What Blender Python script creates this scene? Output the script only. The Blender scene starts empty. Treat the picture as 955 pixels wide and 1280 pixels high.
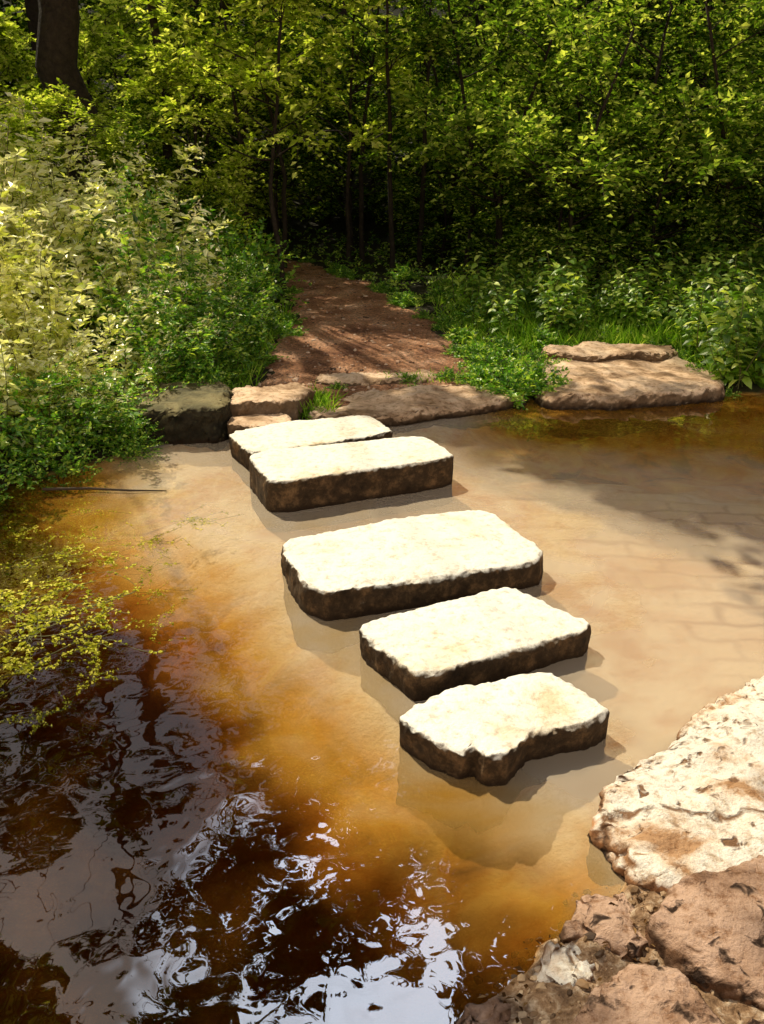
import bpy, math, numpy as np
from mathutils import Vector, noise
R = np.random.RandomState(7)
sc = bpy.context.scene
COL = sc.collection
EL = math.radians(50)
SH = np.array([-0.58, 0.815])
KS = 1/math.tan(EL)

# ------------------------------------------------------------------ materials
def newmat(name):
    m = bpy.data.materials.new(name); m.use_nodes = True
    nt = m.node_tree; nt.nodes.clear()
    return m, nt
def N(nt, t, **k):
    n = nt.nodes.new(t)
    for a, b in k.items():
        if a.startswith('i_'):
            n.inputs[int(a[2:])].default_value = b
        else:
            setattr(n, a, b)
    return n
def ramp(nt, stops, src):
    r = nt.nodes.new('ShaderNodeValToRGB')
    e = r.color_ramp.elements
    while len(e) < len(stops): e.new(0.5)
    for i, (p, c) in enumerate(stops):
        e[i].position = p; e[i].color = (c[0], c[1], c[2], 1)
    nt.links.new(src, r.inputs[0])
    return r.outputs[0]
def noise_tex(nt, scale, detail=6, rough=.6, dist=0.0):
    g = N(nt, 'ShaderNodeNewGeometry')
    n = nt.nodes.new('ShaderNodeTexNoise')
    n.inputs['Scale'].default_value = scale
    n.inputs['Detail'].default_value = detail
    n.inputs['Roughness'].default_value = rough
    n.inputs['Distortion'].default_value = dist
    nt.links.new(g.outputs['Position'], n.inputs['Vector'])
    return n.outputs[0]
def mixc(nt, fac, a, b, blend='MIX'):
    m = nt.nodes.new('ShaderNodeMix'); m.data_type = 'RGBA'; m.blend_type = blend
    for inp, v in ((m.inputs[0], fac), (m.inputs[6], a), (m.inputs[7], b)):
        if hasattr(v, 'node'): nt.links.new(v, inp)
        elif isinstance(v, (int, float)): inp.default_value = v
        else: inp.default_value = (*v, 1)
    return m.outputs[2]
def maprange(nt, v, a, b, c=0., d=1.):
    m = nt.nodes.new('ShaderNodeMapRange'); m.interpolation_type = 'SMOOTHSTEP'
    nt.links.new(v, m.inputs[0])
    for i, x in enumerate((a, b, c, d)): m.inputs[i+1].default_value = x
    return m.outputs[0]
def math_(nt, op, a, b):
    m = nt.nodes.new('ShaderNodeMath'); m.operation = op
    for i, v in enumerate((a, b)):
        if hasattr(v, 'node'): nt.links.new(v, m.inputs[i])
        else: m.inputs[i].default_value = v
    return m.outputs[0]
def principled(nt, col, rough, bumpsrc=None, bs=.5, bd=.02, spec=.3):
    p = nt.nodes.new('ShaderNodeBsdfPrincipled')
    if hasattr(col, 'node'): nt.links.new(col, p.inputs['Base Color'])
    else: p.inputs['Base Color'].default_value = (*col, 1)
    if hasattr(rough, 'node'): nt.links.new(rough, p.inputs['Roughness'])
    else: p.inputs['Roughness'].default_value = rough
    p.inputs['Specular IOR Level'].default_value = spec
    if bumpsrc is not None:
        b = nt.nodes.new('ShaderNodeBump')
        b.inputs['Strength'].default_value = bs; b.inputs['Distance'].default_value = bd
        nt.links.new(bumpsrc, b.inputs['Height']); nt.links.new(b.outputs[0], p.inputs['Normal'])
    o = nt.nodes.new('ShaderNodeOutputMaterial')
    nt.links.new(p.outputs[0], o.inputs[0])
    return p

def leaf_mat(name, stops, transl=.45, spec=.0):
    m, nt = newmat(name)
    g = N(nt, 'ShaderNodeNewGeometry')
    c = ramp(nt, stops, g.outputs['Random Per Island'])
    d = N(nt, 'ShaderNodeBsdfDiffuse'); nt.links.new(c, d.inputs[0])
    t = N(nt, 'ShaderNodeBsdfTranslucent')
    c2 = mixc(nt, 1.0, c, (1.18, 1.20, .5), 'MULTIPLY'); nt.links.new(c2, t.inputs[0])
    mx = N(nt, 'ShaderNodeMixShader'); mx.inputs[0].default_value = transl
    nt.links.new(d.outputs[0], mx.inputs[1]); nt.links.new(t.outputs[0], mx.inputs[2])
    out = mx.outputs[0]
    if spec:
        gl = N(nt, 'ShaderNodeBsdfGlossy'); gl.inputs['Roughness'].default_value = .4
        gl.inputs[0].default_value = (.95, .92, .80, 1)
        m2 = N(nt, 'ShaderNodeMixShader'); m2.inputs[0].default_value = spec
        nt.links.new(out, m2.inputs[1]); nt.links.new(gl.outputs[0], m2.inputs[2]); out = m2.outputs[0]
    o = N(nt, 'ShaderNodeOutputMaterial'); nt.links.new(out, o.inputs[0])
    return m
def simple_mat(name, c1, c2, scale, rough=.8, bs=.5, bd=.02):
    m, nt = newmat(name)
    n = noise_tex(nt, scale, 5, .65)
    c = ramp(nt, [(.3, c1), (.7, c2)], n)
    principled(nt, c, rough, n, bs, bd)
    return m

M_leaf_sunlit = leaf_mat('leaf_sunlit', [(0, (.34, .42, .05)), (.3, (.76, .78, .18)), (.5, (.98, .94, .50)), (1, (.99, .97, .74))], .5, .13)  # sun glare on the left bush put into the leaf colour
M_leaf_fresh = leaf_mat('leaf_fresh', [(0, (.035, .13, .009)), (.6, (.19, .44, .025)), (1, (.72, .84, .14))], .5, .05)
M_leaf_nettle = leaf_mat('leaf_nettle', [(0, (.05, .13, .012)), (.6, (.24, .43, .03)), (1, (.80, .88, .18))], .45, .05)
M_leaf_yellow = leaf_mat('leaf_yellow', [(0, (.07, .13, .01)), (.5, (.50, .62, .05)), (1, (.99, .98, .28))], .55)
M_leaf_lime = leaf_mat('leaf_lime', [(0, (.04, .09, .01)), (.5, (.22, .36, .03)), (1, (.88, .93, .22))], .5)
M_leaf_hedge = leaf_mat('leaf_hedge', [(0, (.02, .055, .006)), (.5, (.10, .19, .018)), (.8, (.36, .48, .05)), (1, (.86, .90, .25))], .47)
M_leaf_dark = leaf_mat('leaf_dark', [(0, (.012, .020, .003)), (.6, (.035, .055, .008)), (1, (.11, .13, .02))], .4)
M_leaf_weed = leaf_mat('leaf_water', [(0, (.18, .20, .012)), (.5, (.52, .50, .03)), (1, (.95, .86, .18))], .2, .0)
M_grass = leaf_mat('grass_blade', [(0, (.10, .22, .015)), (.6, (.30, .54, .04)), (1, (.6, .72, .12))], .45)
M_litter = leaf_mat('dry_leaf', [(0, (.03, .014, .006)), (.7, (.13, .06, .02)), (1, (.4, .24, .10))], .2)
M_stem = simple_mat('green_stem', (.10, .11, .03), (.20, .18, .06), 8)
M_twig = simple_mat('brown_twig', (.04, .028, .016), (.09, .06, .035), 10)
M_bark = simple_mat('bark', (.018, .012, .008), (.060, .042, .027), 14, .9, .9, .05)
M_seed = leaf_mat('seed_head', [(0, (.6, .52, .32)), (1, (.88, .82, .6))], .3)

def stone_mat(name, top1, top2, top3, side, wet=True, zlo=.0, zhi=.06, sidefac=1.0, bs=.55, crack=0., blotch=.7, crackdark=(.10, .055, .025), th=(.34, .47, .6), sidek=(2., 4.), sc1=3.2):
    m, nt = newmat(name)
    g = N(nt, 'ShaderNodeNewGeometry')
    s1 = nt.nodes.new('ShaderNodeSeparateXYZ'); nt.links.new(g.outputs['Normal'], s1.inputs[0])
    s2 = nt.nodes.new('ShaderNodeSeparateXYZ'); nt.links.new(g.outputs['Position'], s2.inputs[0])
    n1 = noise_tex(nt, sc1, 8, .65, .4); n2 = noise_tex(nt, 26, 8, .72); n3 = noise_tex(nt, 110, 4, .6)
    c = ramp(nt, [(th[0], top3), (th[1], top2), (th[2], top1)], n1)
    sp = ramp(nt, [(.34, (.42, .28, .14)), (.50, (1, 1, 1))], n2)
    c = mixc(nt, blotch, c, sp, 'MULTIPLY')
    c_side_shade = ramp(nt, [(.35, side), (.5, tuple(x*sidek[0] for x in side)), (.66, tuple(min(1, x*sidek[1]) for x in side))], noise_tex(nt, 9, 8, .75))
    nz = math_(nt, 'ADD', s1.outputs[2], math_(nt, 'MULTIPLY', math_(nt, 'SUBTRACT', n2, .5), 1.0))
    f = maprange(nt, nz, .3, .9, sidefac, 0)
    c = mixc(nt, f, c, c_side_shade)  # shade of the side faces put into the stone colour, by normal
    h = math_(nt, 'ADD', n2, math_(nt, 'MULTIPLY', n3, .35))
    if crack:
        nn = N(nt, 'ShaderNodeTexNoise'); nn.inputs['Scale'].default_value = 5; nn.inputs['Detail'].default_value = 6
        nt.links.new(g.outputs['Position'], nn.inputs['Vector'])
        vv = mixc(nt, .2, g.outputs['Position'], nn.outputs['Color'])
        vo = N(nt, 'ShaderNodeTexVoronoi', feature='DISTANCE_TO_EDGE'); vo.inputs['Scale'].default_value = crack
        nt.links.new(vv, vo.inputs['Vector'])
        ck = maprange(nt, vo.outputs[0], 0, .02, 0, 1)
        ck = math_(nt, 'MAXIMUM', ck, maprange(nt, n1, .46, .54, 0, 1))
        pit = maprange(nt, noise_tex(nt, 17, 3, .5, .5), .30, .40, 0, 1)
        ck = math_(nt, 'MULTIPLY', ck, pit)
        c = mixc(nt, ck, crackdark, c)
        h = math_(nt, 'ADD', h, math_(nt, 'MULTIPLY', ck, .6))
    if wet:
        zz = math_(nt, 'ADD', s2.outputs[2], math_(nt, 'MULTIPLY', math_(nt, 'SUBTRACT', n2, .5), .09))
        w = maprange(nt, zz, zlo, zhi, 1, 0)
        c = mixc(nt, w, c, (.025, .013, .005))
    principled(nt, c, .8, h, bs, .02, .25)
    return m
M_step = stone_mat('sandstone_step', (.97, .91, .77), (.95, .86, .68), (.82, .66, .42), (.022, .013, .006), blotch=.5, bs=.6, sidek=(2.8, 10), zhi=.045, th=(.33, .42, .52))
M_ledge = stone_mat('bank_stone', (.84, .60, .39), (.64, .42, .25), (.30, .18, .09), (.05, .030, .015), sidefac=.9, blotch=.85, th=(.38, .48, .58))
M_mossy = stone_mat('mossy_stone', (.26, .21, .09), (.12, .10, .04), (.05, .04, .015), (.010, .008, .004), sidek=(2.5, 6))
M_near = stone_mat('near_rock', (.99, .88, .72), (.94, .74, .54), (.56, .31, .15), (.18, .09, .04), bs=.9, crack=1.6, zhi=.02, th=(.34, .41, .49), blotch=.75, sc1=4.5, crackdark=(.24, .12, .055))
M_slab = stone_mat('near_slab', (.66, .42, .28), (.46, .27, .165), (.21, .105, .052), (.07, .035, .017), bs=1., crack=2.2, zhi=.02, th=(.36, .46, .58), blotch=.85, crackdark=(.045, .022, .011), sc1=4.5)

# ------------------------------------------------------------------ mesh builder
class MB:
    def __init__(s): s.V = []; s.T = []; s.M = []; s.S = []; s.n = 0
    def add(s, V, T, mat=0, smooth=False):
        V = np.asarray(V, float).reshape(-1, 3); T = np.asarray(T, int).reshape(-1, 3)
        s.V.append(V); s.T.append(T + s.n); s.M.append(np.full(len(T), mat)); s.S.append(np.full(len(T), smooth))
        s.n += len(V)
    def mesh(s, name, mats):
        V = np.concatenate(s.V); T = np.concatenate(s.T); M = np.concatenate(s.M); S = np.concatenate(s.S)
        me = bpy.data.meshes.new(name)
        me.vertices.add(len(V)); me.vertices.foreach_set('co', V.ravel())
        me.loops.add(len(T)*3); me.loops.foreach_set('vertex_index', T.ravel())
        me.polygons.add(len(T)); me.polygons.foreach_set('loop_start', np.arange(len(T))*3)
        me.polygons.foreach_set('loop_total', np.full(len(T), 3))
        for m in mats: me.materials.append(m)
        me.polygons.foreach_set('material_index', M)
        me.polygons.foreach_set('use_smooth', S)
        me.update(calc_edges=True); me.validate()
        return me
def nrm(a): return a/(np.linalg.norm(a, axis=-1, keepdims=True)+1e-9)
def leaves(mb, P, D, Nn, L, W, mat, big=False):
    n = len(P); D = nrm(D); Sd = nrm(np.cross(Nn, D)); Nn = np.cross(D, Sd)
    L = np.broadcast_to(np.asarray(L, float), (n,))[:, None]; W = np.broadcast_to(np.asarray(W, float), (n,))[:, None]
    if not big:
        V = np.stack([P, P+D*L*.42+Sd*W*.5+Nn*W*.18, P+D*L-Nn*L*.12, P+D*L*.42-Sd*W*.5+Nn*W*.18], 1)
        b = np.arange(n)[:, None]*4
        T = np.concatenate([b+[0, 2, 1], b+[0, 3, 2]], 1)
    else:
        V = np.stack([P, P+D*L*.45, P+D*L-Nn*L*.22,
                      P+D*L*.15+Sd*W*.42+Nn*W*.12, P+D*L*.55+Sd*W*.40+Nn*W*.08-Nn*L*.05,
                      P+D*L*.15-Sd*W*.42+Nn*W*.12, P+D*L*.55-Sd*W*.40+Nn*W*.08-Nn*L*.05], 1)
        b = np.arange(n)[:, None]*7
        T = np.concatenate([b+[0, 1, 3], b+[3, 1, 4], b+[4, 1, 2], b+[0, 5, 1], b+[5, 6, 1], b+[6, 2, 1]], 1)
    mb.add(V.reshape(-1, 3), T.reshape(-1, 3), mat)
def rdir(n, rs, zlo=-1., zhi=1.):
    z = rs.uniform(zlo, zhi, n); a = rs.uniform(0, 2*math.pi, n); r = np.sqrt(np.maximum(0, 1-z*z))
    return np.stack([r*np.cos(a), r*np.sin(a), z], 1)
def sprays(mb, O, D, Ln, m, L, W, ml, ms, rs, droop=.25, tw=.004, big=False):
    n = len(O); D = nrm(D); Ln = np.broadcast_to(np.asarray(Ln, float), (n,))
    t = np.linspace(.12, 1, m)[None, :, None] + rs.uniform(-.03, .03, (n, m, 1))
    P = O[:, None]+D[:, None]*Ln[:, None, None]*t
    P[..., 2] -= (droop*Ln[:, None]*t[..., 0]**2)
    up = np.array([0, 0, 1.])
    sd = nrm(np.cross(D, up+rs.normal(0, .2, (n, 3))))
    sg = np.where(np.arange(m) % 2 == 0, 1., -1.)[None, :, None]
    LD = D[:, None]*.65+sd[:, None]*sg*.8+rs.normal(0, .22, (n, m, 3))
    LN = up+rs.normal(0, .6, (n, m, 3))
    sz = L*rs.uniform(.6, 1.2, (n, m))*(1-.35*t[..., 0])
    leaves(mb, P.reshape(-1, 3), LD.reshape(-1, 3), LN.reshape(-1, 3), sz.ravel(), (sz*W/L).ravel(), ml, big)
    tip = O+D*Ln[:, None]; tip[:, 2] -= droop*Ln
    V = np.stack([O+sd*tw, O-sd*tw, tip], 1)
    b = np.arange(n)[:, None]*3
    mb.add(V.reshape(-1, 3), (b+[0, 1, 2]).reshape(-1, 3), ms)
def tube(mb, pts, rad, seg, mat, rough=0., seed=0):
    pts = np.asarray(pts, float); k = len(pts)
    rad = np.asarray(rad, float)
    tan = nrm(np.gradient(pts, axis=0))
    ref = np.array([.3, .9, .1]) if abs(tan[0][2]) > .5 else np.array([0, 0, 1.])
    a = nrm(np.cross(tan, ref)); b = np.cross(tan, a)
    th = np.linspace(0, 2*math.pi, seg, endpoint=False)
    rs = np.random.RandomState(seed)
    rr = rad[:, None]*(1+rough*(rs.rand(1, seg)-.5)+rough*.6*(rs.rand(k, seg)-.5))
    V = pts[:, None]+rr[..., None]*(a[:, None]*np.cos(th)[None, :, None]+b[:, None]*np.sin(th)[None, :, None])
    T = []
    for i in range(k-1):
        for j in range(seg):
            j2 = (j+1) % seg
            p, q, r, s = i*seg+j, i*seg+j2, (i+1)*seg+j2, (i+1)*seg+j
            T += [(p, q, r), (p, r, s)]
    V = V.reshape(-1, 3)
    V = np.concatenate([V, pts[-1:]]); e = len(V)-1
    for j in range(seg): T.append(((k-1)*seg+j, (k-1)*seg+(j+1) % seg, e))
    mb.add(V, T, mat, True)
def curve(p0, p1, k, bend, rs):
    p0 = np.array(p0, float); p1 = np.array(p1, float)
    t = np.linspace(0, 1, k)[:, None]; L = np.linalg.norm(p1-p0)
    off = rs.normal(0, bend*L, 3); off2 = rs.normal(0, bend*L*.4, 3)
    return p0+(p1-p0)*t+off*np.sin(t*math.pi)+off2*np.sin(2*t*math.pi)

def obj(name, me, label=None, category=None, parent=None, loc=None, group=None, kind=None):
    o = bpy.data.objects.new(name, me); COL.objects.link(o)
    if label: o['label'] = label
    if category: o['category'] = category
    if group: o['group'] = group
    if kind: o['kind'] = kind
    if parent: o.parent = parent
    if loc is not None: o.location = loc
    return o

# ------------------------------------------------------------------ terrain
def ip(x, pts): return np.interp(x, [p[0] for p in pts], [p[1] for p in pts])
FAR = [(-60, 2.6), (-8, 3.5), (-3.2, 4.25), (-2.24, 4.84), (-1.47, 5.56), (-1.1, 5.85), (-.51, 6.05), (.13, 6.2), (.83, 6.62), (1.37, 6.8), (2.7, 6.85), (4, 6.9), (60, 9)]
NEAR = [(-60, -3), (-3, .5), (-.5, 1.1), (.12, 1.32), (.3, 1.55), (.5, 1.70), (.66, 1.80), (.72, 2.05), (1.05, 2.45), (1.43, 2.72), (2.2, 3.0), (5, 3.3), (60, 4)]
def sm(x, a, b):
    t = np.clip((x-a)/(b-a), 0, 1); return t*t*(3-2*t)
def pathc(y): return ip(y, [(6, -.1), (7.4, -.10), (9.2, -.20), (11, -.5), (12.5, -.9), (14, -1.5), (15, -2.4), (16, -4.4), (20, -8)])
def pathw(y): return ip(y, [(6, .85), (7.4, .98), (9.2, .82), (11, .64), (12.5, .48), (14, .38), (22, .38)])
def wob(x, y, s=1.):
    return (np.sin(x*3.1*s+1.3)*np.cos(y*2.7*s+.4)+.5*np.sin(x*7.3*s+y*5.1*s)+.3*np.sin(x*13*s-y*11*s+2))/1.8
def shallow(x, y):
    dl = x-(-.5+(5.3-y)*.31)
    s = sm(dl+.38*(y-2.6)+.30*wob(x, y, .8)+.16*wob(y*1.3, x*1.7), -1.35, .35)
    return s*(1-.65*sm(y+.3*wob(x*.8, y*1.3), 4.7, 6.0)*sm(x, .2, 1.2))
def H(x, y):
    x = np.asarray(x, float); y = np.asarray(y, float)
    sf = y-ip(x, FAR); sn = ip(x, NEAR)-y
    s = np.maximum(sf, sn)+.05*wob(x, y, 1.7)
    dep = .42-.30*shallow(x, y)
    hw = -dep*(1-np.exp(np.minimum(s, 0)/.35))
    top = np.where(sn > sf, .05, .06)
    hl = top*(1-np.exp(-np.maximum(s, 0)/.10))
    onp = 1-sm(np.abs(x-pathc(y))-pathw(y), -.1, .5)
    hl = hl+.05*sm(s, .9, 2.5)*(wob(x*.6, y*.6)*.7+1.4)*(1-onp*.5)*np.where(sn > sf, 0, 1)
    hl = hl+.35*sm(sf, .8, 4)*sm(-x, 1.3, 3.5)+.3*sm(sf, 1.4, 5)*sm(x, 1.5, 5)
    hl = hl+sm(y, 15, 24)*1.0+sm(y, 24, 42)*14+sm(np.abs(x), 14, 32)*10
    return np.where(s > 0, hl, hw)
def zg(x, y): return float(H(x, y))

def axis(lo, hi, step, far):
    a = np.arange(lo, hi+step/2, step)
    g = []; d = step; v = hi
    while v < far: d *= 1.25; v += d; g.append(v)
    h = []; d = step; v = lo
    while v > -far: d *= 1.25; v -= d; h.append(v)
    return np.concatenate([h[::-1], a, g])
def grid(xs, ys, zf):
    X, Y = np.meshgrid(xs, ys); Z = zf(X, Y)
    V = np.stack([X, Y, Z], -1).reshape(-1, 3)
    nx = len(xs); i, j = np.meshgrid(np.arange(len(ys)-1), np.arange(nx-1), indexing='ij')
    a = (i*nx+j).ravel()
    T = np.concatenate([np.stack([a, a+1, a+nx+1], 1), np.stack([a, a+nx+1, a+nx], 1)])
    return V, T
def colattr(me, name, C):
    at = me.color_attributes.new(name, 'FLOAT_COLOR', 'POINT')
    at.data.foreach_set('color', np.concatenate([C, np.ones((len(C), 1))], 1).ravel())

gx = np.unique(np.concatenate([axis(-5, 5, .05, 90), np.arange(-.5, 2.2, .025)]).round(4))
gy = np.unique(np.concatenate([axis(-1, 12, .05, 90), np.arange(.8, 3.0, .025)]).round(4))
mb = MB(); V, T = grid(gx, gy, H)
def rough_near(x, y): return .035*noise.noise(Vector((x*6, y*6, 0)))+.022*noise.noise(Vector((x*18, y*18, 0)))+.010*noise.noise(Vector((x*45, y*45, 0)))
near_land = (V[:, 1] < 3.3) & (V[:, 2] > -.05) & (np.abs(V[:, 0]) < 4)
for i in np.where(near_land)[0]:
    V[i, 2] += rough_near(V[i, 0], V[i, 1])
mb.add(V, T, 0, True)
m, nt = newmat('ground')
at = N(nt, 'ShaderNodeAttribute', attribute_name='zone')
at2 = N(nt, 'ShaderNodeAttribute', attribute_name='paved')
sp = nt.nodes.new('ShaderNodeSeparateColor'); nt.links.new(at.outputs[0], sp.inputs[0])
n1 = noise_tex(nt, 2.5, 6, .65); n2 = noise_tex(nt, 30, 8, .7); n4 = noise_tex(nt, 3.4, 4, .6, .5)
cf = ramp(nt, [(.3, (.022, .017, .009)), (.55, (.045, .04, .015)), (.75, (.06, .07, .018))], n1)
cn = ramp(nt, [(.3, (.12, .058, .024)), (.5, (.46, .27, .14)), (.66, (.92, .69, .46))], n2)
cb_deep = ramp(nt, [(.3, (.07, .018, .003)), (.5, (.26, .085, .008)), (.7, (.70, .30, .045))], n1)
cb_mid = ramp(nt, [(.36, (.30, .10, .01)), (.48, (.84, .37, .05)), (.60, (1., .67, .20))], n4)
g = N(nt, 'ShaderNodeNewGeometry')
mp = nt.nodes.new('ShaderNodeMapping'); mp.inputs['Rotation'].default_value = (0, 0, .12)
nt.links.new(g.outputs['Position'], mp.inputs[0])
wrp = N(nt, 'ShaderNodeTexNoise'); wrp.inputs['Scale'].default_value = 4; nt.links.new(g.outputs['Position'], wrp.inputs['Vector'])
mv = mixc(nt, .12, mp.outputs[0], wrp.outputs['Color'])
bt = nt.nodes.new('ShaderNodeTexBrick')
bt.inputs['Scale'].default_value = 1.7; bt.inputs['Mortar Size'].default_value = .05; bt.inputs['Mortar Smooth'].default_value = 1.
bt.inputs['Color1'].default_value = (.99, .82, .64, 1); bt.inputs['Color2'].default_value = (.93, .69, .50, 1); bt.inputs['Mortar'].default_value = (.42, .22, .10, 1)
nt.links.new(mv, bt.inputs[0])
sand = ramp(nt, [(.38, (.68, .34, .12)), (.56, (.99, .83, .64))], n1)
cs = mixc(nt, math_(nt, 'MULTIPLY', at2.outputs['Fac'], maprange(nt, noise_tex(nt, 1.3, 3), .42, .58, .4, .95)), sand, bt.outputs[0])
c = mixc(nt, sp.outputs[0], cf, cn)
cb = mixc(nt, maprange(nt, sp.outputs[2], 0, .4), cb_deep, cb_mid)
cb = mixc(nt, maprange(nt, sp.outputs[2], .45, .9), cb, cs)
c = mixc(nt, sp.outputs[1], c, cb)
principled(nt, c, .85, n2, .9, .05, .2)
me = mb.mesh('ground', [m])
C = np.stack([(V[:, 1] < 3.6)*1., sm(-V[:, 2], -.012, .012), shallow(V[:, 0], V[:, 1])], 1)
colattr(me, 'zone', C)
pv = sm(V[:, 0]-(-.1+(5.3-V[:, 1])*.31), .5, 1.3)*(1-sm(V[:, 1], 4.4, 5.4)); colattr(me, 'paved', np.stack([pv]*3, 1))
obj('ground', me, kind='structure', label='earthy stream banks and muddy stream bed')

# path
ys = np.arange(6.3, 16, .06); us = np.linspace(-1, 1, 34)
Pv = []
for yy in ys:
    hw = pathw(yy)
    e1 = .30*noise.noise(Vector((yy*1.3, 3, 0)))+.14*noise.noise(Vector((yy*5, 8, 0)))
    e2 = .30*noise.noise(Vector((yy*1.3, 13, 0)))+.14*noise.noise(Vector((yy*5, 18, 0)))
    for u in us:
        Pv.append((pathc(yy)+u*hw+(e1 if u < 0 else e2)*abs(u), yy, 0))
Pv = np.array(Pv); Pv[:, 2] = H(Pv[:, 0], Pv[:, 1])+.014+.014*np.array([noise.noise(Vector((a*5, b*5, 0))) for a, b, _ in Pv])
uu = np.tile(us, len(ys)); Pv[:, 2] -= .035*sm(np.abs(uu), .88, 1.0)
nx = len(us); i, j = np.meshgrid(np.arange(len(ys)-1), np.arange(nx-1), indexing='ij'); a = (i*nx+j).ravel()
mb = MB(); mb.add(Pv, np.concatenate([np.stack([a, a+1, a+nx+1], 1), np.stack([a, a+nx+1, a+nx], 1)]), 0, True)
m, nt = newmat('path_gravel')
n1 = noise_tex(nt, 2.2, 6, .65); n2 = noise_tex(nt, 38, 8, .78); n3 = noise_tex(nt, 9, 5, .6)
c = ramp(nt, [(.35, (.26, .11, .055)), (.5, (.58, .28, .14)), (.65, (.84, .49, .30))], n1)
c = mixc(nt, .9, c, ramp(nt, [(.38, (.2, .16, .13)), (.5, (1, 1, 1)), (.62, (1.6, 1.5, 1.4))], n2), 'MULTIPLY')
principled(nt, c, .9, math_(nt, 'ADD', n2, n3), 1., .06, .2)
obj('path', mb.mesh('path', [m]), kind='structure', label='reddish gravel footpath leading into the wood')

# water
mb = MB(); V, T = grid(axis(-5, 5, .1, 60), axis(0, 8, .1, 20), lambda X, Y: X*0)
mb.add(V, T, 0, True)
m, nt = newmat('muddy_water')
at = N(nt, 'ShaderNodeAttribute', attribute_name='depth')
sp = nt.nodes.new('ShaderNodeSeparateColor'); nt.links.new(at.outputs[0], sp.inputs[0])
n1 = noise_tex(nt, 1.8, 4, .55, .8)
sh = math_(nt, 'ADD', sp.outputs[0], math_(nt, 'MULTIPLY', math_(nt, 'SUBTRACT', n1, .5), .9))
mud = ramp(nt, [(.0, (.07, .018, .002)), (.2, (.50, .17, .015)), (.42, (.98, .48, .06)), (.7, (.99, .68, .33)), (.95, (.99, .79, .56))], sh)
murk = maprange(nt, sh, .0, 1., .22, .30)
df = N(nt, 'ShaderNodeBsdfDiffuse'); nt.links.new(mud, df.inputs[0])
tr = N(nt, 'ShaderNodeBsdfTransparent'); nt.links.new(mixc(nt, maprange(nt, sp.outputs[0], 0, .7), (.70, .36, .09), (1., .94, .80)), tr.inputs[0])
mx = N(nt, 'ShaderNodeMixShader'); nt.links.new(murk, mx.inputs[0])
nt.links.new(tr.outputs[0], mx.inputs[1]); nt.links.new(df.outputs[0], mx.inputs[2])
w1 = noise_tex(nt, 3.8, 1, .5, .9); w2 = noise_tex(nt, 12, 1, .5, .6)
hh = math_(nt, 'ADD', w1, math_(nt, 'MULTIPLY', w2, .22))
bp = N(nt, 'ShaderNodeBump'); bp.inputs['Strength'].default_value = .08; bp.inputs['Distance'].default_value = .05
nt.links.new(hh, bp.inputs['Height'])
gl = N(nt, 'ShaderNodeBsdfGlossy'); gl.inputs['Roughness'].default_value = .012; gl.inputs[0].default_value = (1, .90, .76, 1)
nt.links.new(bp.outputs[0], gl.inputs['Normal'])
fr = N(nt, 'ShaderNodeFresnel'); fr.inputs[0].default_value = 2.1; nt.links.new(bp.outputs[0], fr.inputs['Normal'])
m2 = N(nt, 'ShaderNodeMixShader'); nt.links.new(math_(nt, 'MULTIPLY', fr.outputs[0], maprange(nt, sp.outputs[0], .25, .8, 1., .3)), m2.inputs[0])
nt.links.new(mx.outputs[0], m2.inputs[1]); nt.links.new(gl.outputs[0], m2.inputs[2])
o = N(nt, 'ShaderNodeOutputMaterial'); nt.links.new(m2.outputs[0], o.inputs[0])
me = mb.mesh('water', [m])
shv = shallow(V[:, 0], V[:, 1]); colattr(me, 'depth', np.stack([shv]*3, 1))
obj('water', me, kind='structure', label='murky brown shallow stream with rippled reflections')

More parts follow.
